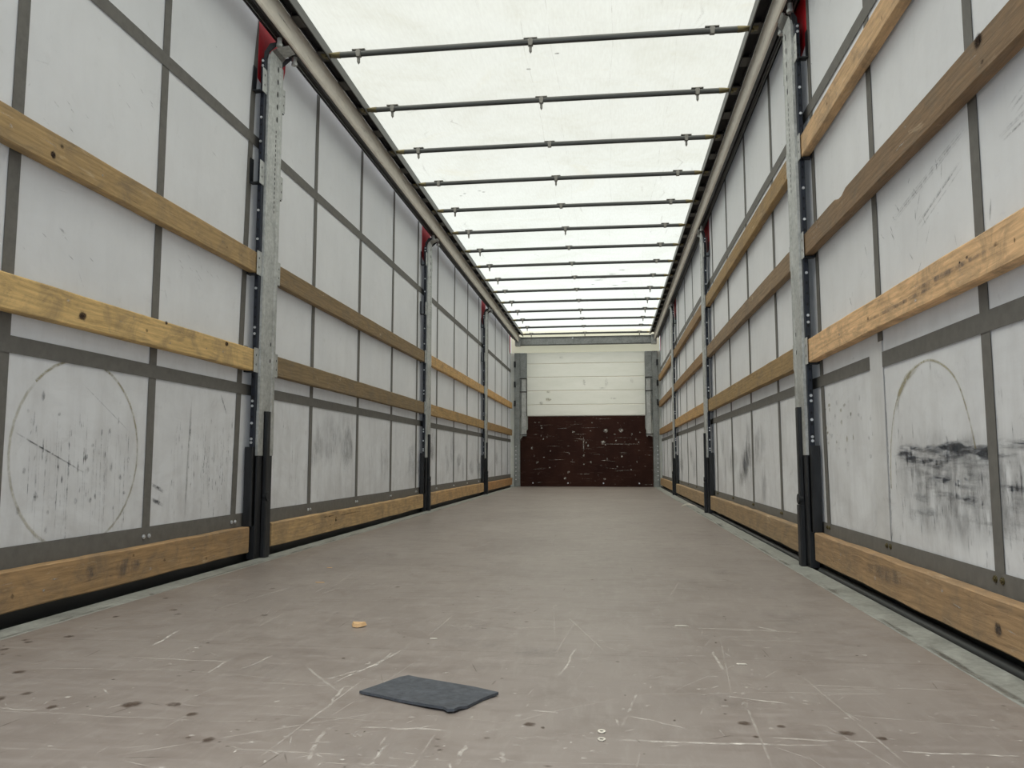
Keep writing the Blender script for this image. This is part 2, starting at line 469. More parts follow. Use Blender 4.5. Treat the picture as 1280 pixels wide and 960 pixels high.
for i in range(14):
    u, v = rnd.uniform(-.9, .9), rnd.uniform(1.2, 5)
    blob(mb, PF, u, v, rnd.uniform(.05, .16), rnd.uniform(.04, .15), .16, 3, rnd)
for i in range(150):        # long faint drag marks, mostly across the floor
    u, v = rnd.uniform(-1.05, .9), 1.15 + 6 * rnd.random() ** 1.6
    L = rnd.uniform(.15, .55); t = rnd.choice([rnd.gauss(0, .06), rnd.gauss(0, .06), rnd.gauss(1.57, .15), rnd.gauss(.8, .5)])
    u2_ = max(-1.12, min(1.12, u + L * math.cos(t)))
    stroke(mb, PF, [(u + (u2_ - u) * q / 6, v + L * math.sin(t) * q / 6 + rnd.gauss(0, .002)) for q in range(7)], rnd.uniform(.003, .007), rnd.uniform(.12, .42), 1)
for cx0, cy0, n_ in ((.60, 1.62, 40), (.02, 1.25, 50), (-.15, 1.30, 30), (.68, 1.95, 25), (-.72, 1.40, 40), (.35, 1.33, 30), (-.60, 1.75, 25), (.95, 1.5, 20), (.1, 2.2, 20)):
    for i in range(n_):     # clusters of small pale scuffs
        u, v = rnd.gauss(cx0, .10), rnd.gauss(cy0, .07)
        L = rnd.uniform(.004, .05); t = rnd.uniform(0, 3.14)
        if rnd.random() < .5: stroke(mb, PF, seg((u, v), (u + L * math.cos(t), v + L * math.sin(t)), 2), rnd.uniform(.002, .006), rnd.uniform(.3, .9), 1)
        else: blob(mb, PF, u, v, rnd.uniform(.002, .008), rnd.uniform(.002, .006), rnd.uniform(.4, .9), rnd.choice([1, 1, 2]), rnd, 7)
for k in range(1, 9):       # joints between the plywood sheets
    stroke(mb, PF, seg((-1.14, k * 1.5 + 0.4), (1.14, k * 1.5 + 0.4), 2), .003, .3, 2, False)
floor = tag(mb.build('floor', [M['floor'], M['k_pale'], M['k_brown'], M['k_smear_crease']]), 'brown grey plywood trailer floor with pale scratches', 'floor', kind='structure')

for s_, nm, side in ((-1, 'trim_1', 'left'), (1, 'trim_2', 'right')):
    mb = MB()
    mb.bbox(s_ * 1.147, s_ * 1.24, Y0, Y1, -0.05, 0.0, 0.002)
    mb.box(s_ * 1.215, s_ * 1.2399, Y0, Y1, -0.16, -0.051)
    PE = lambda u, v: (u, v, 0.0006)
    for i in range(60):
        u, v = s_ * rnd.uniform(1.15, 1.20), rnd.uniform(1.5, 9)
        blob(mb, PE, s_ * 1.16, v, .011, rnd.uniform(.04, .2), rnd.uniform(.15, .4), 2, rnd, 9)
        stroke(mb, PE, seg((u, v), (u + rnd.uniform(-.01, .01), v + rnd.uniform(.03, .25)), 2), .004, rnd.uniform(.2, .8), rnd.choice([1, 2]))
    tag(mb.build(nm, [M['edge'], M['k_pale'], M['k_brown']]), 'grey green steel edge strip along the %s side of the floor' % side, 'floor edge', kind='structure')
    mb = MB()
    mb.prism_y([(s_ * 1.2405, -.20), (s_ * 1.30, -.20), (s_ * 1.30, -.05), (s_ * 1.285, -.05), (s_ * 1.285, -.10), (s_ * 1.2405, -.10)], Y0, Y1)  # unseen sill, added to close the light leak under the curtain
    tag(fixn(mb.build('trim_%d' % (3 if s_ < 0 else 4), M['blacksteel'])), 'black side sill below the %s floor edge' % side, 'sill', kind='structure')

# ------------------------------------------------------------------ side curtains
STR_L = [0.45, 1.24, 1.99, 2.717, 3.465, 4.29, 5.13, 5.96, 6.77, 7.59, 8.46, 9.28, 10.11, 10.90, 11.63, 12.35, 13.06]
STR_R = [0.45, 1.24, 1.975, 2.70, 3.475, 4.28, 5.09, 5.90, 6.71, 7.53, 8.30, 9.14, 9.95, 10.75, 11.50, 12.25, 13.0]

def wave(s_, y, z):
    return 0.0016 * noise.noise(Vector((s_ * 3.1, y * 1.3, z * 0.9))) + 0.001 * math.sin(y * 7.7 + s_) * max(0, 1 - abs(z - 1.2) / 1.6)

def surf(s_, off):
    return lambda y, z: (s_ * (CX - off) + s_ * wave(s_, y, z), y, z)

def strip(mb, s_, y0, y1, z0, z1, off, th, ny, nz, mi=0, sk=None):
    P0 = surf(s_, off); Q0 = surf(s_, off - th)
    P = (lambda y, z: P0(y + sk(z), z)) if sk else P0
    Q = (lambda y, z: Q0(y + sk(z), z)) if sk else Q0
    for fn, flip in ((P, False), (Q, True)):
        vs = [fn(y0 + (y1 - y0) * i / ny, z0 + (z1 - z0) * j / nz) for j in range(nz + 1) for i in range(ny + 1)]
        fs = []
        for j in range(nz):
            for i in range(ny):
                a = j * (ny + 1) + i
                q = (a, a + 1, a + ny + 2, a + ny + 1)
                fs.append(q if (s_ < 0) != flip else q[::-1])
        mb.add(vs, fs, mi, smooth=True)

def make_curtain(s_, name, side, strs):
    rn = random.Random(11 + s_)
    mb = MB()
    strip(mb, s_, Y0, 13.56, -.10, 2.63, 0.0, 0.002, 150, 30)
    P = surf(s_, 0.0012)
    if s_ < 0:
        ring = [(2.34 + .315 * math.cos(t) * 0.97, .475 + .30 * math.sin(t)) for t in [2 * math.pi * i / 40 for i in range(41)]]
        stroke(mb, P, ring[0:16], .013, .55, 3, False); stroke(mb, P, ring[15:31], .014, .4, 3); stroke(mb, P, ring[30:41], .012, .5, 3, False)
        stroke(mb, P, seg((2.05, .535), (2.36, .415), 5), .006, .95, 1)
        stroke(mb, P, seg((2.33, .70), (2.60, .55), 5), .004, .5, 1)
        stroke(mb, P, seg((3.236, .743), (3.30, .655), 4), .012, .8, 1)
        stroke(mb, P, [(3.0, .76), (2.998, .62), (2.992, .50), (2.985, .3), (2.985, .22)], .016, .6, 4)
        stroke(mb, P, [(3.0, .63), (2.998, .56), (2.992, .50)], .018, .7, 1)
        for y, z in ((2.78, .352), (2.78, .30)):
            stroke(mb, P, seg((y - .04, z + .012), (y + .05, z - .016), 3), .018, 1.0, 1)
        for i in range(170):
            y, z = rn.choice([rn.uniform(2.1, 2.6), rn.uniform(2.85, 3.42), rn.uniform(3.1, 3.4)]), rn.gauss(.47, .09)
            stroke(mb, P, seg((y, z), (y + rn.uniform(-.004, .004), z - rn.uniform(.012, .06)), 3), rn.uniform(.003, .007), rn.uniform(.3, .9), 1)
        for i in range(60):
            y, z = rn.choice([rn.uniform(2.85, 3.42), rn.uniform(2.1, 2.6)]), rn.uniform(.45, .62)
            stroke(mb, P, seg((y, z), (y + .004, z - rn.uniform(.15, .4)), 4), .004, rn.uniform(.15, .45), 1)
        for i in range(26):
            blob(mb, P, rn.uniform(2.05, 2.62), rn.gauss(.42, .1), rn.uniform(.004, .011), rn.uniform(.006, .018), rn.uniform(.4, .8), 1, rn, 8)
        for y, z in ((3.46, 1.4), (2.9, 1.25), (3.05, 1.22), (2.2, 1.55), (2.25, 1.15), (2.5, 1.8)):
            for k in range(6):
                yy, zz = y + rn.gauss(0, .06), z + rn.gauss(0, .04)
                stroke(mb, P, seg((yy, zz), (yy + .03, zz - .012), 2), .005, .6, 1)
    else:
        arch = [(2.665, .36), (2.665, .441), (2.64, .55), (2.589, .642), (2.50, .705), (2.386, .735), (2.30, .735), (2.20, .70), (2.134, .649), (2.085, .55), (2.063, .48)]
        def smooth(p):
            for _ in range(2):
                q = [p[0]]
                for a_, b_ in zip(p[:-1], p[1:]):
                    q += [(a_[0] * .75 + b_[0] * .25, a_[1] * .75 + b_[1] * .25), (a_[0] * .25 + b_[0] * .75, a_[1] * .25 + b_[1] * .75)]
                p = q + [p[-1]]
            return p
        arch = smooth(arch); stroke(mb, P, arch, .010, .55, 3); stroke(mb, P, [(2.60, .61), (2.56, .66), (2.5, .70), (2.4, .725)], .03, .7, 3)
        for z, op, n_ in ((.485, .95, 16), (.47, .8, 14), (.40, .6, 12), (.355, .6, 12), (.30, .4, 8)):
            for i in range(n_):
                y = rn.uniform(1.75, 2.58)
                blob(mb, P, y, z + rn.gauss(0, .010), rn.uniform(.04, .12), rn.uniform(.006, .016), op * rn.uniform(.5, .9), 2, rn, 10)
        blob(mb, P, 2.15, .38, .55, .17, .6, 4, rn, 20); blob(mb, P, 2.25, .45, .40, .05, .55, 2, rn, 20)
        for i in range(130):
            y, z = rn.uniform(1.7, 2.62), rn.gauss(.40, .12)
            stroke(mb, P, seg((y, z), (y, z - rn.uniform(.01, .07)), 2), rn.uniform(.004, .012), rn.uniform(.3, .8), 1)
        for i in range(40):
            y, z = rn.uniform(2.8, 3.4), rn.gauss(.60, .08)
            blob(mb, P, y, z, rn.uniform(.006, .022), rn.uniform(.005, .016), rn.uniform(.3, .6), rn.choice([1, 2, 3]), rn, 8)
        for y in (2.72, 2.735, 2.70):
            for i in range(14):
                z = rn.uniform(.2, .75)
                stroke(mb, P, seg((y + rn.gauss(0, .012), z), (y, z - .05), 2), .012, rn.uniform(.4, .9), 1)
        stroke(mb, P, seg((2.682, .80), (2.675, .15), 4), .005, 1.0, 1)
        for a, b in (((2.55, 1.20), (2.0, 1.28)), ((2.35, 1.12), (2.05, 1.20)), ((1.8, 1.22), (1.6, 1.27)), ((1.85, 1.18), (1.62, 1.2))):
            for k in range(4):
                o = rn.gauss(0, .012)
                stroke(mb, P, seg((a[0] + o, a[1] + o), (b[0] + o, b[1] + o), 5), .007, .3, 1)
        for i in range(26):
            y, z = rn.uniform(1.9, 3.3), rn.uniform(1.02, 1.3)
            stroke(mb, P, seg((y, z), (y + rn.uniform(-.05, .05), z - rn.uniform(.01, .06)), 3), .006, rn.uniform(.4, .9), 1)
    for i in range(420):            # vertical rub marks in the bays further in
        y, z = rn.uniform(3.8, 12), rn.gauss(.5, .14)
        stroke(mb, P, seg((y, z), (y + rn.uniform(-.004, .004), z - rn.uniform(.03, .16)), 2), rn.uniform(.005, .011), rn.uniform(.1, .4), rn.choice([1, 2, 4]))
    for i in range(26):
        y = rn.uniform(3.8, 12)
        blob(mb, P, y, rn.uniform(.3, .6), rn.uniform(.06, .25), rn.uniform(.06, .2), .35, 4, rn, 12)
    for i in range(110):
        y, z = rn.uniform(1.6, 9), rn.uniform(1.0, 2.5)
        L = rn.uniform(.01, .07); t = rn.uniform(-1.2, 1.2)
        stroke(mb, P, seg((y, z), (y + L * math.cos(t), z + L * math.sin(t)), 2), .005, rn.uniform(.15, .5), 1)
    wall = tag(mb.build(name, [M['curtain'], M['k_dark'], M['k_smear_crease'], M['k_yellow'], M['k_soft']]),
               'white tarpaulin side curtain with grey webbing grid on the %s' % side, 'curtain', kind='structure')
    OFF = 0.0030
    for i, y in enumerate(strs):
        mb = MB()
        if s_ > 0 and i == 3:
            strip(mb, s_, y - .023, y + .023, .845, 2.60, OFF, .0014, 2, 26)
        else:
            sk = None
            if i == 4: sk = (lambda z: -.082 + .031 * z + .1 * max(0, z - 2.2)) if s_ < 0 else (lambda z: -.085 + .05 * min(z, 1.0))
            strip(mb, s_, y - .023, y + .023, .165, 2.60, OFF, .0014, 2, 30, 0, sk)
        st = mb.build('vertical_webbing_strap', M['strap'], wall)
        if y < 11:
            for dy in (-.017, .017):
                mb = MB(); c = surf(s_, OFF + .001)(y + dy - (.077 if i == 4 else 0), .178)
                mb.cyl(c, 'x', .0085, -s_ * .004, 10); mb.cyl((c[0] - s_ * .004, c[1], c[2]), 'x', .0045, -s_ * .003, 8)
                fixn(mb.build('rivet', M['bolt'] if s_ < 0 else M['zinc'], st))
    def hz(z0, z1, a, b, nm='horizontal_webbing_strap'):
        mb = MB(); strip(mb, s_, a, b, z0, z1, OFF + .0018, .0012, max(2, int((b - a) * 10)), 1)
        return mb.build(nm, M['strap'], wall)
    if s_ < 0:
        hz(.757, .807, Y0, Y1)
    else:
        hz(.757, .807, Y0, 2.685); hz(.762, .808, 2.81, Y1)
        mb = MB(); strip(mb, s_, 2.685, 2.81, .19, .845, .0034, .001, 2, 6)
        mb.build('repair_patch', M['curtain'], wall)['label'] = 'plain white patch without webbing'
    hz(1.965, 2.018, Y0, Y1)
    mb = MB(); strip(mb, s_, Y0, Y1, -.099, .055, .0034, .0016, 60, 2)  # added strip that keeps the gap under the bottom planks dark
    mb.build('dark_gap_strip', M['blackrubber'], wall)['label'] = 'dark strip added to fill the gap below the planks'
    hz(.135, .212 if s_ < 0 else .195, Y0, Y1, 'bottom_webbing_band')
    for p in POSTS + [13.45]:
        mb = MB(); P2 = surf(s_, .0045)
        a = p - (.085 if s_ < 0 else .12)
        pts = [(a, 2.62), (a + .32, 2.62), (a + .315, 2.50), (a + .27, 2.37), (a + .18, 2.30), (a + .09, 2.285), (a, 2.31)]
        pts = [(min(u, Y1 - .01), v) for u, v in pts]
        Pb = surf(s_, .003)
        n = len(pts)
        mb.add([P2(*q) for q in pts] + [Pb(*q) for q in pts], [tuple(range(n)), tuple(range(2 * n - 1, n - 1, -1))] + [(i, (i + 1) % n, n + (i + 1) % n, n + i) for i in range(n)])
        fixn(mb.build('red_fabric_patch', M['red'], wall))['label'] = 'red patch behind the post head'
    return wall
make_curtain(-1, 'wall_left', 'left', STR_L)
make_curtain(1, 'wall_right', 'right', STR_R)

# ------------------------------------------------------------------ roof tarpaulin
BOWS = [3.851, 4.512, 5.181, 5.838, 6.502, 7.172, 7.835, 8.490, 9.152, 9.822, 10.516, 11.203, 11.893, 12.590, 13.268]
mb = MB()
NX, NY = 26, 330
vs = []
for j in range(NY + 1):
    y = Y0 + (Y1 + .03 - Y0) * j / NY
    ph = (y - BOWS[0]) / .6725
    for i in range(NX + 1):
        x = -1.25 + 2.53 * i / NX
        z = 2.648 - .012 * abs(math.sin(math.pi * ph)) ** 1.5 + .010 * noise.noise(Vector((x * 2.2, y * 2.6, 0)))
        vs.append((x, y, z + .02))
fs = [(j * (NX + 1) + i, (j + 1) * (NX + 1) + i, (j + 1) * (NX + 1) + i + 1, j * (NX + 1) + i + 1) for j in range(NY) for i in range(NX)]
mb.add(vs, fs, 0, smooth=True)
PR = lambda u, v: (u, v, 2.640)
for u, v, w_ in ((.30, 9.48, .07), (.36, 9.38, .06), (.62, 9.6, .06), (.46, 9.20, .06), (.50, 9.8, .05), (.22, 9.72, .03), (.57, 9.0, .05)):
    blob(mb, PR, u, v, w_, .022, .85, 1, rnd, 8)
for u, v in ((-.80, 6.25), (-.76, 6.2), (-.63, 6.15), (-.60, 6.18), (-.68, 5.95), (.14, 4.05), (-.03, 4.2)):
    blob(mb, PR, u, v, .018, .012, .8, 1, rnd, 8)
for k in range(34):
    y = rnd.uniform(2.9, 9); x = rnd.choice([rnd.uniform(-1, -.75), rnd.uniform(.8, 1.05), rnd.uniform(-.8, .8)])
    L = rnd.uniform(.1, .35)
    stroke(mb, PR, [(x, y), (x + rnd.gauss(0, .03), y + L * .4), (x + rnd.gauss(0, .04), y + L)], .02, rnd.uniform(.12, .3), 2)
for x in (-.02, .12, .43, .78):  # tarpaulin creases, their faint shade painted as grey lines
    pts = [(x + .012 * math.sin(q * 2.3 + x * 9), 3 + q * .5) for q in range(21)]
    stroke(mb, PR, pts, .006, .3, 3)
for a in ((.75, 9.0, 1.0, 11.4), (.65, 9.4, .93, 11.9), (.85, 8.9, 1.05, 11)):
    stroke(mb, PR, seg(a[:2], a[2:], 4), .012, .25, 3)
ceiling = tag(mb.build('ceiling', [M['roof'], M['k_brown'], M['k_yellow'], M['k_smear_crease']]), 'cream white translucent roof tarpaulin over the steel bows', 'roof tarpaulin', kind='structure')

# ------------------------------------------------------------------ front wall
mb = MB()
zs = [1.205, 1.401, 1.642, 1.878, 2.114, 2.31]
mb.box(-1.29, 1.29, 13.53, 13.56, -.05, 2.31)
for a, b in zip(zs[:-1], zs[1:]):
    mb.bbox(-1.0, 1.02, 13.500, 13.531, a + .004, b - .004, .004)
mb.box(-1.0, 1.02, 13.508, 13.531, 1.2, 2.31, 1)
PW = lambda u, v: (u, 13.4985, v)
for u, v, ru, rv, mi in ((-.01, 1.78, .03, .07, 2), (.37, 1.77, .03, .08, 2), (.30, 1.68, .09, .008, 2), (-.63, 1.49, .06, .03, 3), (-.63, 1.62, .04, .02, 3), (-.75, 1.43, .04, .04, 2), (.48, 1.50, .07, .015, 2), (.8, 1.8, .03, .05, 2), (-.4, 2.22, .05, .02, 2)):
    blob(mb, PW, u, v, ru, rv, .7, mi, rnd, 10)
fixn(tag(mb.build('wall_front', [M['white_panel'], M['alu'], M['k_smear_crease'], M['k_yellow']]), 'white planked front wall of the trailer', 'wall', kind='structure'))

t = empty('scuff_panel', (0, 13.5, 0), 'dark brown scratched plywood panel on the lower front wall', 'panel')
mb = MB()
prof = [(-1.116, 0), (1.136, 0), (1.136, .84), (1.07, .86), (1.01, .99), (1.01, 1.2), (-.985, 1.2), (-.985, .98), (-1.04, .90), (-1.116, .80)]
n = len(prof)
mb.add([(x, y, z + .001) for y in (13.480, 13.499) for x, z in prof], [tuple(range(n)), tuple(range(2 * n - 1, n - 1, -1))] + [(i, (i + 1) % n, n + (i + 1) % n, n + i) for i in range(n)])
PP = lambda u, v: (u, 13.4792, v)
for i in range(90):
    u, v = rnd.uniform(-1.05, 1.05), rnd.uniform(.03, 1.15)
    if rnd.random() < .5: stroke(mb, PP, seg((u, v), (u + rnd.uniform(.05, .35), v + rnd.gauss(0, .01)), 3), .008, rnd.uniform(.2, .8), 1)
    else: blob(mb, PP, u, v, rnd.uniform(.008, .022), rnd.uniform(.008, .03), rnd.uniform(.4, .95), 1, rnd, 7)
for u, v, r in ((-.20, .93, .03), (-.03, .70, .02), (-.03, .78, .015), (-.35, .14, .03), (.32, .13, .03), (.35, .95, .05), (.6, .95, .05), (.3, .75, .05), (.9, .75, .02), (-.28, .25, .02), (-.03, .38, .02)):
    blob(mb, PP, u, v, r, r * .8, .9, 1, rnd, 8)
stroke(mb, PP, seg((.3, .72), (.95, .72), 4), .012, .6, 1); stroke(mb, PP, seg((-.03, .6), (-.03, .86), 4), .02, .7, 1)
fixn(mb.build('plywood_board', [M['brown'], M['k_pale']], t))
for x in (-.9, -.3, .3, .9):
    mb = MB(); mb.cyl((x, 13.4805, .06), 'y', .012, -.004, 10)
    fixn(mb.build('screw_head', M['bolt'], t))

# galvanised header beam and the light strip of tarpaulin below it
t = empty('header_beam', (0, 13.42, 2.43), 'grey galvanised cross beam above the white front wall', 'beam')
mb = MB(); mb.bbox(-1.12, 1.14, 13.40, 13.50, 2.430, 2.562, .008); fixn(mb.build('beam', M['galv_dull'], t))
mb = MB(); mb.box(-1.14, 1.17, 13.385, 13.40, 2.425, 2.434); mb.box(-1.14, 1.17, 13.385, 13.40, 2.556, 2.566); fixn(mb.build('flange', M['rail'], t))
mb = MB(); mb.cyl((-.20, 13.399, 2.54), 'y', .014, -.006, 10); fixn(mb.build('bolt', M['bolt'], t))
for x in (-1.15, 1.18):
    mb = MB(); mb.bbox(x - .045, x + .045, 13.37, 13.5, 2.42, 2.58, .006); fixn(mb.build('corner_casting', M['galv'], t))
mb = MB(); mb.box(-1.285, 1.285, 13.535, 13.538, 2.312, 2.70)
tag(mb.build('front_tarpaulin_strip', M['front_tarp']), 'cream translucent strip of tarpaulin between header beam and white panels', 'tarpaulin')

def corner_post(s_, side):
    t = empty('corner_post', (s_ * 1.12, 13.47, 0), 'grey galvanised corner post at the %s end of the front wall' % side, 'post', 'corner posts of the front wall')
    o = .012
    mb = MB()
    mb.bbox(s_ * 1.13 + o, s_ * 1.225 + o, 13.44, 13.499, 0.001, 2.30, .006); fixn(mb.build('column', M['galv_dull'], t))
    mb = MB()
    mb.bbox(s_ * 1.01 + o, s_ * 1.129 + o, 13.455, 13.499, 1.21, 2.30, .004); fixn(mb.build('upper_plate', M['galv_dull'], t))
    mb = MB()
    mb.bbox(s_ * 1.015 + o, s_ * 1.10 + o, 13.42, 13.4535, .86, 1.85, .006); fixn(mb.build('guide_bar', M['galv'], t))
    mb = MB()
    for z in (1.62, 1.85, .885):
        mb.box(s_ * 1.005 + o, s_ * 1.13 + o, 13.405, 13.419, z - .008, z + .008)
    mb.box(s_ * 1.007 + o, s_ * 1.013 + o, 13.415, 13.45, 1.21, 1.85)
    fixn(mb.build('clasp', M['rail'], t))
    for k in range(9):
        z = .12 + k * .07
        mb = MB(); mb.cyl((s_ * 1.20 + o, 13.4395, z), 'y', .011, -.004, 8); fixn(mb.build('bolt', M['bolt'], t))
    for z in (2.1, 1.75, 1.42):
        mb = MB(); mb.bbox(s_ * 1.20 + o, s_ * 1.232 + o, 13.40, 13.4395, z - .05, z + .05, .004); fixn(mb.build('hinge', M['blacksteel'], t))
corner_post(-1, 'left'); corner_post(1, 'right')

# ------------------------------------------------------------------ roof rails
def roof_rail(s_, side):
    X = lambda a: max(-1.284, min(1.284, s_ * (a + ROOF_DX) + ROOF_DX))
    t = empty('roof_rail', (X(1.14), 0, 2.5), 'long roof side rail above the %s curtain, aluminium face over black runner channel' % side, 'rail')
    e = 13.44
    mb = MB(); mb.prism_y([(X(1.13), 2.497), (X(1.137), 2.490), (X(1.150), 2.497), (X(1.150), 2.617), (X(1.13), 2.617)], Y0, e)
    PA = lambda u, v: (X(1.1294), v, u)
    for i in range(50):
        v = rnd.uniform(2.5, 12); u = rnd.uniform(2.51, 2.6)
        stroke(mb, PA, seg((u, v), (u + rnd.gauss(0, .01), v + rnd.uniform(.03, .3)), 2), .01, rnd.uniform(.2, .7), rnd.choice([1, 2]))
    fixn(mb.build('aluminium_face', [M['alu'], M['k_brown'], M['k_pale']], t))
    mb = MB()
    mb.prism_y([(X(1.152), 2.505), (X(1.152), 2.64), (X(1.245), 2.64), (X(1.245), 2.548), (X(1.238), 2.548), (X(1.238), 2.57), (X(1.208), 2.57), (X(1.208), 2.524),
                (X(1.190), 2.524), (X(1.190), 2.545), (X(1.172), 2.545), (X(1.172), 2.505)], Y0, e)
    fixn(mb.build('runner_channel', M['rail'], t))
    mb = MB()
    mb.prism_y([(X(1.20), 2.515), (X(1.207), 2.515), (X(1.207), 2.56), (X(1.20), 2.56)], Y0, e)
    fixn(mb.build('curtain_guide', M['railgrey'], t))
    mb = MB()
    mb.prism_y([(X(1.13), 2.618), (X(1.13), 2.636), (X(1.062), 2.636), (X(1.062), 2.585), (X(1.067), 2.585), (X(1.067), 2.625), (X(1.120), 2.625), (X(1.120), 2.618)], Y0, e)
    fixn(mb.build('slider_channel', M['hole'], t))
    mb = MB(); mb.prism_y([(X(1.061), 2.583), (X(1.056), 2.583), (X(1.056), 2.636), (X(1.061), 2.636)], Y0, e)
    fixn(mb.build('inner_lip', M['railgrey'], t))
    y = 3.52
    while y < 13.2:
        mb = MB()
        mb.box(X(1.075), X(1.115), y - .05, y + .05, 2.600, 2.606)
        mb.box(X(1.112), X(1.118), y - .05, y + .05, 2.600, 2.6245)
        mb.cyl((X(1.095), y + .02, 2.606), 'z', .012, .018, 8)
        fixn(mb.build('slider', M['rail'], t))
        y += .336
roof_rail(-1, 'left'); roof_rail(1, 'right')

# ------------------------------------------------------------------ roof bows
PR_ = {0: 'LC', 1: 'LCR', 2: 'LR', 3: 'C', 4: 'L', 5: 'LC', 6: 'L', 7: 'L', 8: 'L', 9: 'R', 10: 'LR', 11: 'LCR', 12: 'LR', 13: 'L', 14: 'LCR'}
ORD = ['first', 'second', 'third', 'fourth', 'fifth', 'sixth', 'seventh', 'eighth', 'ninth', 'tenth', 'eleventh', 'twelfth', 'thirteenth', 'fourteenth', 'fifteenth']
def loft(rings, mb, mi=0, smooth=True):
    n = len(rings[0]); vs = [p for r in rings for p in r]
    fs = [(k * n + i, k * n + (i + 1) % n, (k + 1) * n + (i + 1) % n, (k + 1) * n + i) for k in range(len(rings) - 1) for i in range(n)]
    mb.add(vs, fs, mi, smooth=smooth)
    mb.add(vs, [tuple(range(n - 1, -1, -1)), tuple(range(len(vs) - n, len(vs)))], mi)
def ringx(x, y, z, ry, rz, n=14, p=2.6):
    out = []
    for i in range(n):
        t = 2 * math.pi * i / n; c, s = math.cos(t), math.sin(t)
        out.append((x, y + ry * math.copysign(abs(c) ** (2 / p), c), z + rz * math.copysign(abs(s) ** (2 / p), s)))
    return out
shared = {}
for i, y in enumerate(BOWS):
    lab = ('dark grey steel roof bow closest to the camera' if i == 0 else
           'dark grey steel roof bow just above the header beam at the far end' if i == 14 else
           'dark grey steel roof bow, %s counted from the camera' % ORD[i])
    t = empty('roof_bow', (ROOF_DX, y, 2.60), lab, 'roof bow', 'steel bows under the roof tarpaulin')
    def inst(key, fn, mat, pname, lab=None):
        if key not in shared:
            m2 = MB(); fn(m2)
            o = m2.build(pname, mat, t); fixn(o)
            o.location = (0, 0, 0); shared[key] = o
        else:
            o = shared[key].copy(); COL.objects.link(o); o.parent = t; o.location = (0, 0, 0)
        if lab: o['label'] = lab
        return o
    def f_tube(m2):
        rs = [ringx(-1.05 + 2.10 * k / 12, 0, .004 * math.sin(math.pi * k / 12), .013, .0155) for k in range(13)]
        loft(rs, m2)
    inst('tube', f_tube, M['bow'], 'tube')
    for s_ in (-1, 1):
        def f_end(m2, s_=s_):
            rs = [ringx(s_ * 1.028, 0, 0, .014, .017), ringx(s_ * 1.058, 0, 0, .016, .014), ringx(s_ * 1.083, 0, 0, .022, .006), ringx(s_ * 1.128, 0, 0, .024, .005)]
            loft(rs, m2)
            m2.cyl((s_ * 1.096, 0, -.014), 'z', .015, .008, 10)
            m2.cyl((s_ * 1.096, 0, .005), 'z', .011, .014, 10)
        inst('end%d' % s_, f_end, M['zinc'], 'end_fork', 'yellow zinc end fork')
    for key, x in (('L', -.928), ('C', -.012), ('R', .905)):
        pr = key in PR_[i]
        def f_clip(m2, x=x, pr=pr):
            rs = [ringx(x - .012, 0, 0, .0165, .0195), ringx(x + .012, 0, 0, .0165, .0195)]
            loft(rs, m2)
            m2.bbox(x - .035, x + .035, -.012, .012, .018, .025, .002)
            m2.box(x - .008, x + .008, -.017, -.013, -.02, .02)
        c = inst('clip%s' % key, f_clip, M['clip'], 'tarpaulin_clip')
        if pr:
            def f_pr(m2, x=x):
                m2.prism_z([(x - .007, -.006), (x + .007, -.006), (x + .007, .006), (x - .007, .006)], -.046, -.019)
                m2.add([(x - .007, -.006, -.046), (x + .007, -.006, -.046), (x + .007, .006, -.046), (x - .007, .006, -.046), (x, 0, -.060)],
                       [(0, 1, 4), (1, 2, 4), (2, 3, 4), (3, 0, 4)])
            k2 = 'prong%s' % key
            if k2 not in shared:
                m2 = MB(); f_pr(m2); o = fixn(m2.build('prong', M['clip'], c)); o.location = (0, 0, 0); shared[k2] = o
            else:
                o = shared[k2].copy(); COL.objects.link(o); o.parent = c; o.location = (0, 0, 0)

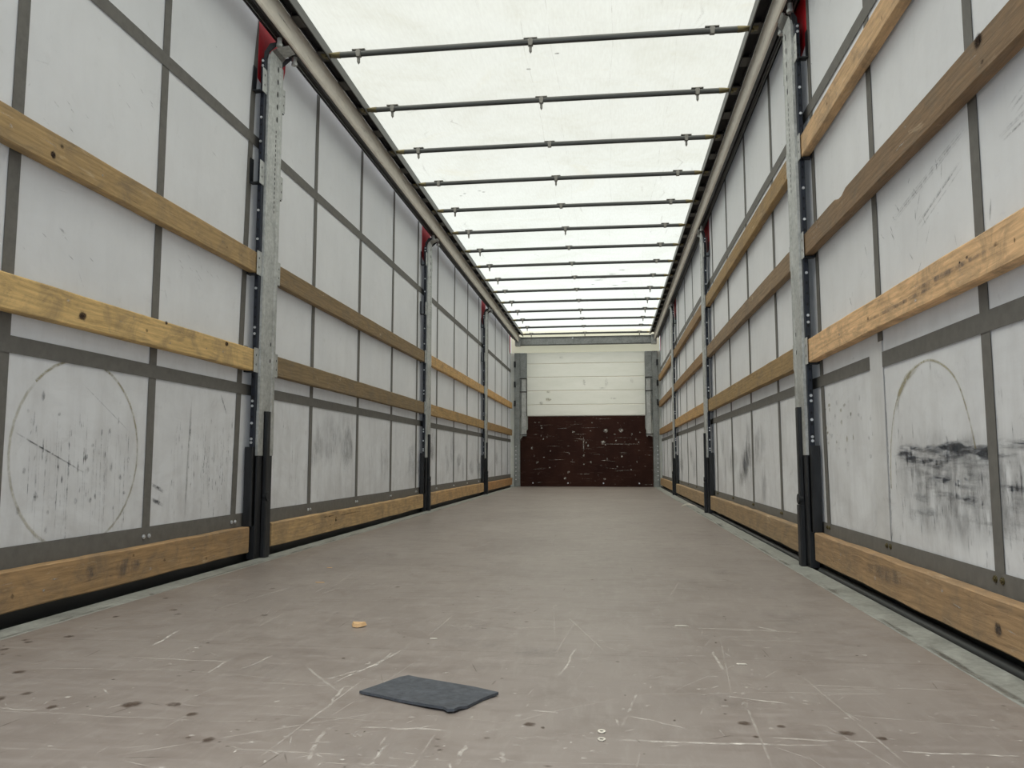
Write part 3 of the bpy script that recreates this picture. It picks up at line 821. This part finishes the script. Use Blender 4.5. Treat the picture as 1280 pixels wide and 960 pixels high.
# ------------------------------------------------------------------ sliding side posts
LEVELS = [(.868, .972), (1.33, 1.434), (1.772, 1.876), (2.228, 2.336)]
def side_post(s_, side):
    yc = POSTS[0]
    t = empty('side_post', (s_ * 1.24, yc, 0), 'x', 'post', 'steel posts along the %s curtain' % side)
    X = lambda a: s_ * a
    # galvanised channel: inner face with a shallow groove, two flanges
    mb = MB()
    a = 1.228
    prof = [(a + .012, -.081), (a, -.081), (a, -.062), (a + .004, -.058), (a, -.054), (a, .030), (a + .006, .036), (a + .006, .050), (a, .056), (a, .080), (a + .012, .080), (a + .012, .077), (a + .008, .076), (a + .009, -.077)]
    mb.prism_z([(X(p), yc + q) for p, q in prof], .685, 2.43)
    mb.box(X(a), X(a + .012), yc - .085, yc - .030, .475, .6849); mb.box(X(a), X(a + .012), yc + .030, yc + .085, .475, .6849)
    z = 2.40
    k = 0
    while z > 1.66:               # keyhole slots in the upper face
        r = .011 if z > 2.12 else .006
        cy = yc + (.018 if z > 2.12 else .012)
        vs = [(X(a - .0006), cy + r * .7 * math.cos(2 * math.pi * i / 10), z + r * 1.4 * math.sin(2 * math.pi * i / 10)) for i in range(10)]
        mb.add(vs, [tuple(range(10))], 1)
        z -= .065 if z > 2.12 else .024
    for z in (1.01, .93):
        vs = [(X(a - .0006), yc + .02 + .006 * math.cos(2 * math.pi * i / 10), z + .011 * math.sin(2 * math.pi * i / 10)) for i in range(10)]
        mb.add(vs, [tuple(range(10))], 1)
    fixn(mb.build('galvanised_channel', [M['galv'], M['hole']], t))
    # dark blue perforated side rail
    mb = MB(); mb.bbox(X(1.2405), X(1.262), yc - .104, yc + .102, .15, 2.40, .003)
    z = .56; k = 0
    while z < 2.3:
        for sy in (-1, 1):
            vs = [(X(1.2515) + .0045 * math.cos(2 * math.pi * i / 8), yc + sy * .1046, z + .0065 * math.sin(2 * math.pi * i / 8)) for i in range(8)]
            mb.add(vs, [tuple(range(8))], 1)
        z += .047
    fixn(mb.build('perforated_rail', [M['bluesteel'], M['hole']], t))
    for z in (.535, .552, .625, .705, .728, 1.045, 1.075, 1.262, 1.50, 1.64, 1.98, 2.10, 2.36, 2.385):
        mb = MB(); mb.cyl((X(1.2515), yc - .1042, z), 'y', .0062, -.004, 8); fixn(mb.build('bolt', M['bolt'], t))
    # black lower housing with lever
    mb = MB()
    mb.bbox(X(1.2405), X(1.280), yc - .112, yc + .106, .152, .515, .004)
    mb.bbox(X(1.229), X(1.2404), yc - .082, yc - .030, .02, .4749, .004)
    mb.bbox(X(1.229), X(1.2404), yc + .030, yc + .080, .02, .4749, .004)
    mb.box(X(1.232), X(1.268), yc - .085, yc + .085, .0015, .152)
    fixn(mb.build('lower_housing', M['blacksteel'], t))
    mb = MB()
    mb.bbox(X(1.212), X(1.2315), yc - .022, yc + .016, .20, .684, .004)
    mb.bbox(X(1.206), X(1.2315), yc - .028, yc + .024, .002, .26, .005)
    mb.cyl((X(1.2059), yc - .003, .285), 'x', .022, s_ * .02, 12)
    fixn(mb.build('lock_lever', M['blacksteel'], t))
    # head bending inwards to the roof rail
    rx = lambda v: v - s_ * 0  # noqa
    hd = 1.150 if s_ < 0 else 1.198
    mb = MB()
    path = [(1.228, 2.431), (1.224, 2.455), (1.20, 2.475), (hd + .012, 2.487), (hd, 2.4885)]
    if s_ < 0: pass
    wds = [.085, .075, .060, .05, .05]
    vs = []
    for (px, pz), w_ in zip(path, wds):
        vs += [(X(px), yc - w_ * .9, pz), (X(px), yc + w_ * .75, pz), (X(px + .006), yc + w_ * .75, pz - .005), (X(px + .006), yc - w_ * .9, pz - .005)]
    n = len(path)
    fs = [(k * 4 + i, k * 4 + (i + 1) % 4, k * 4 + 4 + (i + 1) % 4, k * 4 + 4 + i) for k in range(n - 1) for i in range(4)] + [(0, 1, 2, 3), tuple(range(4 * n - 4, 4 * n))]
    mb.add(vs, fs)
    fixn(mb.build('bent_head', M['galv'], t))
    for ya, yb in ((yc - .086, yc - .080), (yc + .070, yc + .076)):
        mb = MB()
        mb.prism_y([(X(1.258), 2.402), (X(1.2405), 2.402), (X(1.232), 2.44), (X(hd + .035), 2.478), (X(hd + .030), 2.489), (X(1.228), 2.482), (X(1.256), 2.44)], ya, yb)
        fixn(mb.build('head_cheek', M['blacksteel'], t))
    for dy in (-.085, .10):
        mb = MB(); mb.cyl((X(hd + .03), yc + dy, 2.475), 'z', .012, .03, 10); mb.cyl((X(hd + .03), yc + dy, 2.462), 'z', .016, .013, 6)
        fixn(mb.build('head_roller', M['galv'], t))
    # plank pockets
    for z0, z1 in LEVELS:
        for sy in (-1, 1):
            mb = MB()
            y0, y1 = yc + sy * .1065, yc + sy * .140
            mb.box(X(1.246), X(1.2835), min(y0, y1), max(y0, y1), z0 - .008, z0 - .003)
            mb.box(X(1.2815), X(1.2835), min(y0, y1), max(y0, y1), z0 - .003, z1 + .012)
            pk = fixn(mb.build('plank_pocket', M['blacksteel'], t))
            mb = MB(); mb.bbox(X(1.2365), X(1.2402), yc + sy * .083, yc + sy * .130, z0 - .006, z1 + .004, .0015)
            vs = []
            for zz in (z0 + .03, z1 - .03):
                vs = [(X(1.2359), yc + sy * .112 + .004 * math.cos(2 * math.pi * i / 8), zz + .006 * math.sin(2 * math.pi * i / 8)) for i in range(8)]
                mb.add(vs, [tuple(range(8))], 1)
            fixn(mb.build('pocket_lip', [M['galv'], M['hole']], pk))
    return t
WHERE = ['closest to the camera', 'in the middle of its row', 'farthest from the camera']
for s_, side in ((-1, 'left'), (1, 'right')):
    p0 = side_post(s_, side)
    for k, yc in enumerate(POSTS):
        p = p0 if k == 0 else copy_tree(p0)
        p.location.y = yc
        p['label'] = 'galvanised and black steel post on the %s curtain, %s' % (side, WHERE[k])

# ------------------------------------------------------------------ wooden planks
BAY = [(0.02, 3.462), (3.705, 6.872), (7.125, 10.292), (10.545, 13.38)]
BAYTXT = ['before the nearest post', 'nearest to middle post', 'middle to farthest post', 'farthest post to front wall']
LVL = {'A': ('bottom', .035, .150), 'B': ('low', .868, .970), 'C': ('mid height', 1.332, 1.432), 'D': ('top', 1.774, 1.874)}
LVTXT = {(-1, 'A'): 'bottom', (-1, 'B'): 'middle', (-1, 'C'): 'upper', (1, 'A'): 'bottom', (1, 'B'): 'second lowest', (1, 'C'): 'second highest', (1, 'D'): 'highest'}
TONE = {
 (-1, 0, 'A'): (140, 114, 82), (-1, 0, 'B'): (186, 158, 108), (-1, 0, 'C'): (152, 128, 90),
 (-1, 1, 'A'): (156, 130, 94), (-1, 1, 'B'): (128, 110, 82), (-1, 1, 'C'): (130, 110, 80),
 (-1, 2, 'A'): (160, 130, 92), (-1, 2, 'B'): (168, 138, 92), (-1, 2, 'C'): (194, 158, 106),
 (-1, 3, 'A'): (150, 114, 76), (-1, 3, 'B'): (156, 126, 84), (-1, 3, 'C'): (198, 158, 104),
 (1, 0, 'A'): (136, 112, 84), (1, 0, 'B'): (198, 164, 124), (1, 0, 'C'): (116, 96, 74), (1, 0, 'D'): (178, 148, 112),
 (1, 1, 'A'): (130, 110, 84), (1, 1, 'B'): (146, 122, 84), (1, 1, 'C'): (132, 112, 88), (1, 1, 'D'): (150, 124, 84),
 (1, 2, 'A'): (134, 114, 88), (1, 2, 'B'): (176, 142, 96), (1, 2, 'C'): (140, 112, 78), (1, 2, 'D'): (140, 112, 76),
 (1, 3, 'A'): (138, 114, 84), (1, 3, 'B'): (148, 116, 76), (1, 3, 'C'): (140, 110, 74), (1, 3, 'D'): (150, 118, 76)}
ADJ = {(-1, 0, 'A'): 'stained brown', (-1, 0, 'B'): 'golden yellow', (-1, 0, 'C'): 'scuffed golden', (-1, 1, 'A'): 'split light brown', (-1, 1, 'B'): 'weathered brown', (-1, 1, 'C'): 'weathered brown',
       (1, 0, 'A'): 'thick rough brown', (1, 0, 'B'): 'fresh orange', (1, 0, 'C'): 'old brown notched', (1, 0, 'D'): 'clean tan'}
SPECIAL = {   # (y, z, ry, rz, material, opacity) knots, holes
 (-1, 0, 'C'): [(2.084, 1.362, .010, .010, 2, 1.0), (2.084, 1.362, .014, .014, 1, 1.0)],
 (-1, 0, 'B'): [(2.253, .905, .022, .017, 1, 1.0), (2.253, .905, .010, .008, 2, .7), (3.19, .955, .02, .013, 1, 1.0), (2.72, .965, .012, .008, 1, .9)],
 (-1, 0, 'A'): [(2.55, .09, .09, .04, 3, .8), (2.35, .10, .03, .03, 3, .7)],
 (1, 0, 'C'): [(1.835, 1.412, .020, .018, 2, 1.0), (1.835, 1.412, .024, .021, 1, 1.0)],
 (1, 0, 'B'): [(1.95, .935, .008, .005, 2, 1.0), (1.99, .932, .006, .005, 2, .9), (2.4, .91, .4, .008, 3, .8), (2.05, .925, .3, .009, 3, .9)],
 (1, 0, 'A'): [(1.90, .08, .02, .022, 2, .9), (2.6, .1, .25, .03, 3, .6)],
 (-1, 1, 'A'): [(4.5, .125, .12, .006, 2, 1.0), (4.62, .10, .02, .02, 2, .9), (4.9, .118, .25, .005, 2, .9)],
}
rb = random.Random(5)
def plank(s_, bay, lv):
    _, z0, z1 = LVL[lv]
    y0, y1 = BAY[bay]
    th = .032 if lv == 'A' else .026
    xi = 1.2445 if lv != 'A' else 1.2435
    yc, zc = (y0 + y1) / 2, (z0 + z1) / 2
    N = int((y1 - y0) / .05)
    mb = MB(); rings = []
    seed = rb.uniform(0, 99)
    rough = {'A': .004}.get(lv, .002)
    bow = rb.uniform(-.005, .005)
    notch = (s_ == 1 and bay == 0 and lv == 'C')
    for i in range(N + 1):
        y = y0 + (y1 - y0) * i / N
        q = bow * math.sin(math.pi * i / N)
        nt = rough * noise.noise(Vector((seed, y * 5, 0))); nb = rough * noise.noise(Vector((seed, y * 4, 9)))
        zt, zb = z1 + q + nt, z0 + q + nb
        if notch and 2.86 < y < 2.96: zt -= .013
        xo = 1.2808
        b = .004
        rings.append([(s_ * (xi + b), y, zb), (s_ * xi, y, zb + b), (s_ * xi, y, zt - b), (s_ * (xi + b), y, zt), (s_ * (xo - b), y, zt), (s_ * xo, y, zt - b), (s_ * xo, y, zb + b), (s_ * (xo - b), y, zb)])
    n = 8; vs = [p for r in rings for p in r]
    fs = [(k * n + i, k * n + (i + 1) % n, (k + 1) * n + (i + 1) % n, (k + 1) * n + i) for k in range(N) for i in range(n)]
    mb.add(vs, fs + [tuple(range(n - 1, -1, -1)), tuple(range(N * n, N * n + n))])
    P = lambda y, z: (s_ * (xi - .0007), y, z)
    for (y, z, ry, rz, mi, op) in SPECIAL.get((s_, bay, lv), []):
        blob(mb, P, y, z, ry, rz, op, mi, rb, 12); 
        if mi in (1, 2) and ry < .03: blob(mb, lambda u, v: (s_ * (xi - .0010), u, v), y, z, ry * .8, rz * .8, op, mi, None, 12)
    for k in range(16 if bay == 0 else 8):
        y, z = rb.uniform(max(y0, 1.5), y1 - .05), rb.uniform(z0 + .02, z1 - .02)
        if rb.random() < .5:
            stroke(mb, P, seg((y, z), (y + rb.uniform(.02, .09), z + rb.gauss(0, .004)), 2), .004, rb.uniform(.4, .9), rb.choice([2, 4]))
        else:
            blob(mb, P, y, z, rb.uniform(.004, .012), rb.uniform(.004, .009), .7, rb.choice([1, 4]), rb, 8)
    o = mb.build('wooden_plank', [M['wood'], M['k_brown'], M['k_dark'], M['k_soft'], M['k_pale']], None, (s_ * xi, yc, zc))
    fixn(o)
    c = srgb(*TONE[(s_, bay, lv)])
    k_ = 1.6 if lv == 'A' else (1.4 if bay == 0 else 1.2)
    o.color = (c[0] * k_, c[1] * k_ * .99, c[2] * k_ * .97, 1)
    side = 'left' if s_ < 0 else 'right'
    tag(o, '%s plank on the %s curtain, %s row, %s' % (ADJ.get((s_, bay, lv), 'rough brown' if sum(TONE[(s_, bay, lv)]) < 400 else 'light brown'), side, LVTXT[(s_, lv)], BAYTXT[bay]),
        'plank', '%s row of planks on the %s' % (LVTXT[(s_, lv)], side))
    return o
for s_ in (-1, 1):
    for bay in range(4):
        for lv in ('ABC' if s_ < 0 else 'ABCD'):
            plank(s_, bay, lv)

# ------------------------------------------------------------------ tension tube under the bottom planks
for s_, side in ((1, 'right'), (-1, 'left')):
    mb = MB()
    zz = -.006 if s_ > 0 else -.040
    for a, b in ((0.0, 3.44), (3.72, 6.86), (7.14, 10.28), (10.56, 13.4)):
        n = 14; N = int((b - a) / .2)
        rings = [[(s_ * (1.2635 + .001 * math.sin(i)) + .018 * math.cos(2 * math.pi * k / n), a + (b - a) * i / N, zz + .035 * 0 + .018 * math.sin(2 * math.pi * k / n)) for k in range(n)] for i in range(N + 1)]
        vs = [p for r in rings for p in r]
        mb.add(vs, [(j * n + i, j * n + (i + 1) % n, (j + 1) * n + (i + 1) % n, (j + 1) * n + i) for j in range(N) for i in range(n)], smooth=True)
        mb.add(vs, [tuple(range(n - 1, -1, -1)), tuple(range(N * n, N * n + n))])
    if s_ > 0:
        tag(fixn(mb.build('curtain_tube', M['blackrubber'])), 'long black tube running beneath the bottom planks beside the right floor edge', 'tube')
    else:
        tag(fixn(mb.build('curtain_tube', M['blackrubber'])), 'long black tube in the dark gap below the bottom planks on the left', 'tube')

# ------------------------------------------------------------------ loose things on the floor
mb = MB()
pts = [(-.097, 1.534), (-.075, 1.580), (-.045, 1.640), (-.030, 1.655), (.000, 1.640), (.060, 1.617), (.120, 1.590), (.174, 1.556), (.150, 1.520), (.128, 1.468), (.118, 1.455), (.110, 1.440), (.098, 1.436), (.088, 1.449), (.060, 1.458), (.0, 1.488), (-.05, 1.512)]
n = len(pts)
def lift(x, y): return .0012 + .004 * max(0, noise.noise(Vector((x * 8, y * 8, 2)))) + (.003 if y < 1.46 else 0)
cx_, cy_ = .04, 1.54
inner = [(cx_ + (x - cx_) * .55, cy_ + (y - cy_) * .55) for x, y in pts]
vs = [(x, y, lift(x, y)) for x, y in pts] + [(x, y, lift(x, y) + .005) for x, y in pts] + [(x, y, lift(x, y) + .0055) for x, y in inner]
fs = [tuple(range(n - 1, -1, -1))] + [(i, (i + 1) % n, n + (i + 1) % n, n + i) for i in range(n)] + [(n + i, n + (i + 1) % n, 2 * n + (i + 1) % n, 2 * n + i) for i in range(n)] + [tuple(range(2 * n, 3 * n))]
mb.add(vs, fs)
tag(fixn(mb.build('rubber_sheet', M['rubber'], None, (.04, 1.54, 0))), 'small dark grey rubber sheet with torn corner lying on the floor', 'rubber sheet')

def chipmesh(name, cx, cy, pts, h, mat, label, cat, group=None, curl=0.0):
    mb = MB(); n = len(pts)
    vs = [(cx + x, cy + y, .001 + curl * abs(x)) for x, y in pts] + [(cx + x * .8, cy + y * .8, .001 + h + curl * abs(x)) for x, y in pts]
    mb.add(vs, [tuple(range(n - 1, -1, -1)), tuple(range(n, 2 * n))] + [(i, (i + 1) % n, n + (i + 1) % n, n + i) for i in range(n)])
    return tag(fixn(mb.build(name, mat, None, (cx, cy, 0))), label, cat, group)
chipmesh('wood_chip', -.295, 2.135, [(-.022, .012), (-.010, .017), (.012, .016), (.022, .010), (.014, -.008), (.002, -.016), (-.012, -.012)], .009, M['chip'], 'pale wood chip lying on the floor left of the rubber sheet', 'wood chip', None, .12)
mb = MB(); N = 12; vs = []
for i in range(N + 1):
    q = i / N; x = 1.105 + .14 * q - .02; y = 7.80 + .05 * math.sin(math.pi * q) - .06 * q; w_ = .018 * math.sin(math.pi * min(.97, q + .03)) + .003
    zc = .012 + .02 * math.sin(math.pi * q)
    vs += [(x, y - w_, zc - .010), (x, y + w_, zc - .010), (x, y + w_, zc), (x, y - w_, zc)]
fs = [(k * 4 + i, k * 4 + (i + 1) % 4, k * 4 + 4 + (i + 1) % 4, k * 4 + 4 + i) for k in range(N) for i in range(4)] + [(3, 2, 1, 0), tuple(range(4 * N, 4 * N + 4))]
vs = [(a, b, max(.001, c)) for a, b, c in vs]
mb.add(vs, fs)
tag(fixn(mb.build('white_scrap', M['flake'], None, (1.15, 7.8, 0))), 'curved white scrap on the floor by the right edge near the middle post', 'scrap')
SPL = [((400, 728.6), .05, 'pale splinter on the floor close to the first left post'), ((412, 710), .03, 'short pale splinter beyond the first left post base'),
       ((542, 799), .026, 'small white flake behind the rubber sheet'), ((927, 831), .03, 'white flake on the right of the floor'), ((852, 783), .05, 'thin white splinter right of the floor middle')]
for (px, py), L, lab in SPL:
    u, v = unp(px, py)
    chipmesh('splinter', u, v, [(-L * .4, .001), (-L * .16, .0022), (L * .32, .0025), (L * .4, 0), (L * .08, -.0022), (-L * .25, -.0018)], .002, M['flake'] if 'white' in lab else M['chip'], lab, 'splinter', 'splinters on the floor')
for px, py, lab in ((752, 915, 'small pale ring in the foreground floor, farther of the two'), (752, 925, 'small pale ring in the foreground floor, nearer of the two')):
    u, v = unp(px, py)
    mb = MB(); n = 16; vs = []
    for r, z in ((.0065, .0008), (.0065, .002), (.0035, .002), (.0035, .0008)):
        vs += [(u + r * math.cos(2 * math.pi * i / n), v + r * 1.2 * math.sin(2 * math.pi * i / n), z) for i in range(n)]
    fs = [(k * n + i, k * n + (i + 1) % n, ((k + 1) % 4) * n + (i + 1) % n, ((k + 1) % 4) * n + i) for k in range(4) for i in range(n)]
    mb.add(vs, fs)
    tag(fixn(mb.build('ring_screw', M['flake'], None, (u, v, 0))), lab, 'screw ring', 'pale rings in the foreground floor')

# ------------------------------------------------------------------ ground outside
mb = MB(); mb.box(-40, 40, -40, 40, -1.30, -1.25)
tag(mb.build('ground', M['ground']), 'pale grey concrete yard beneath the trailer', 'ground', kind='structure')
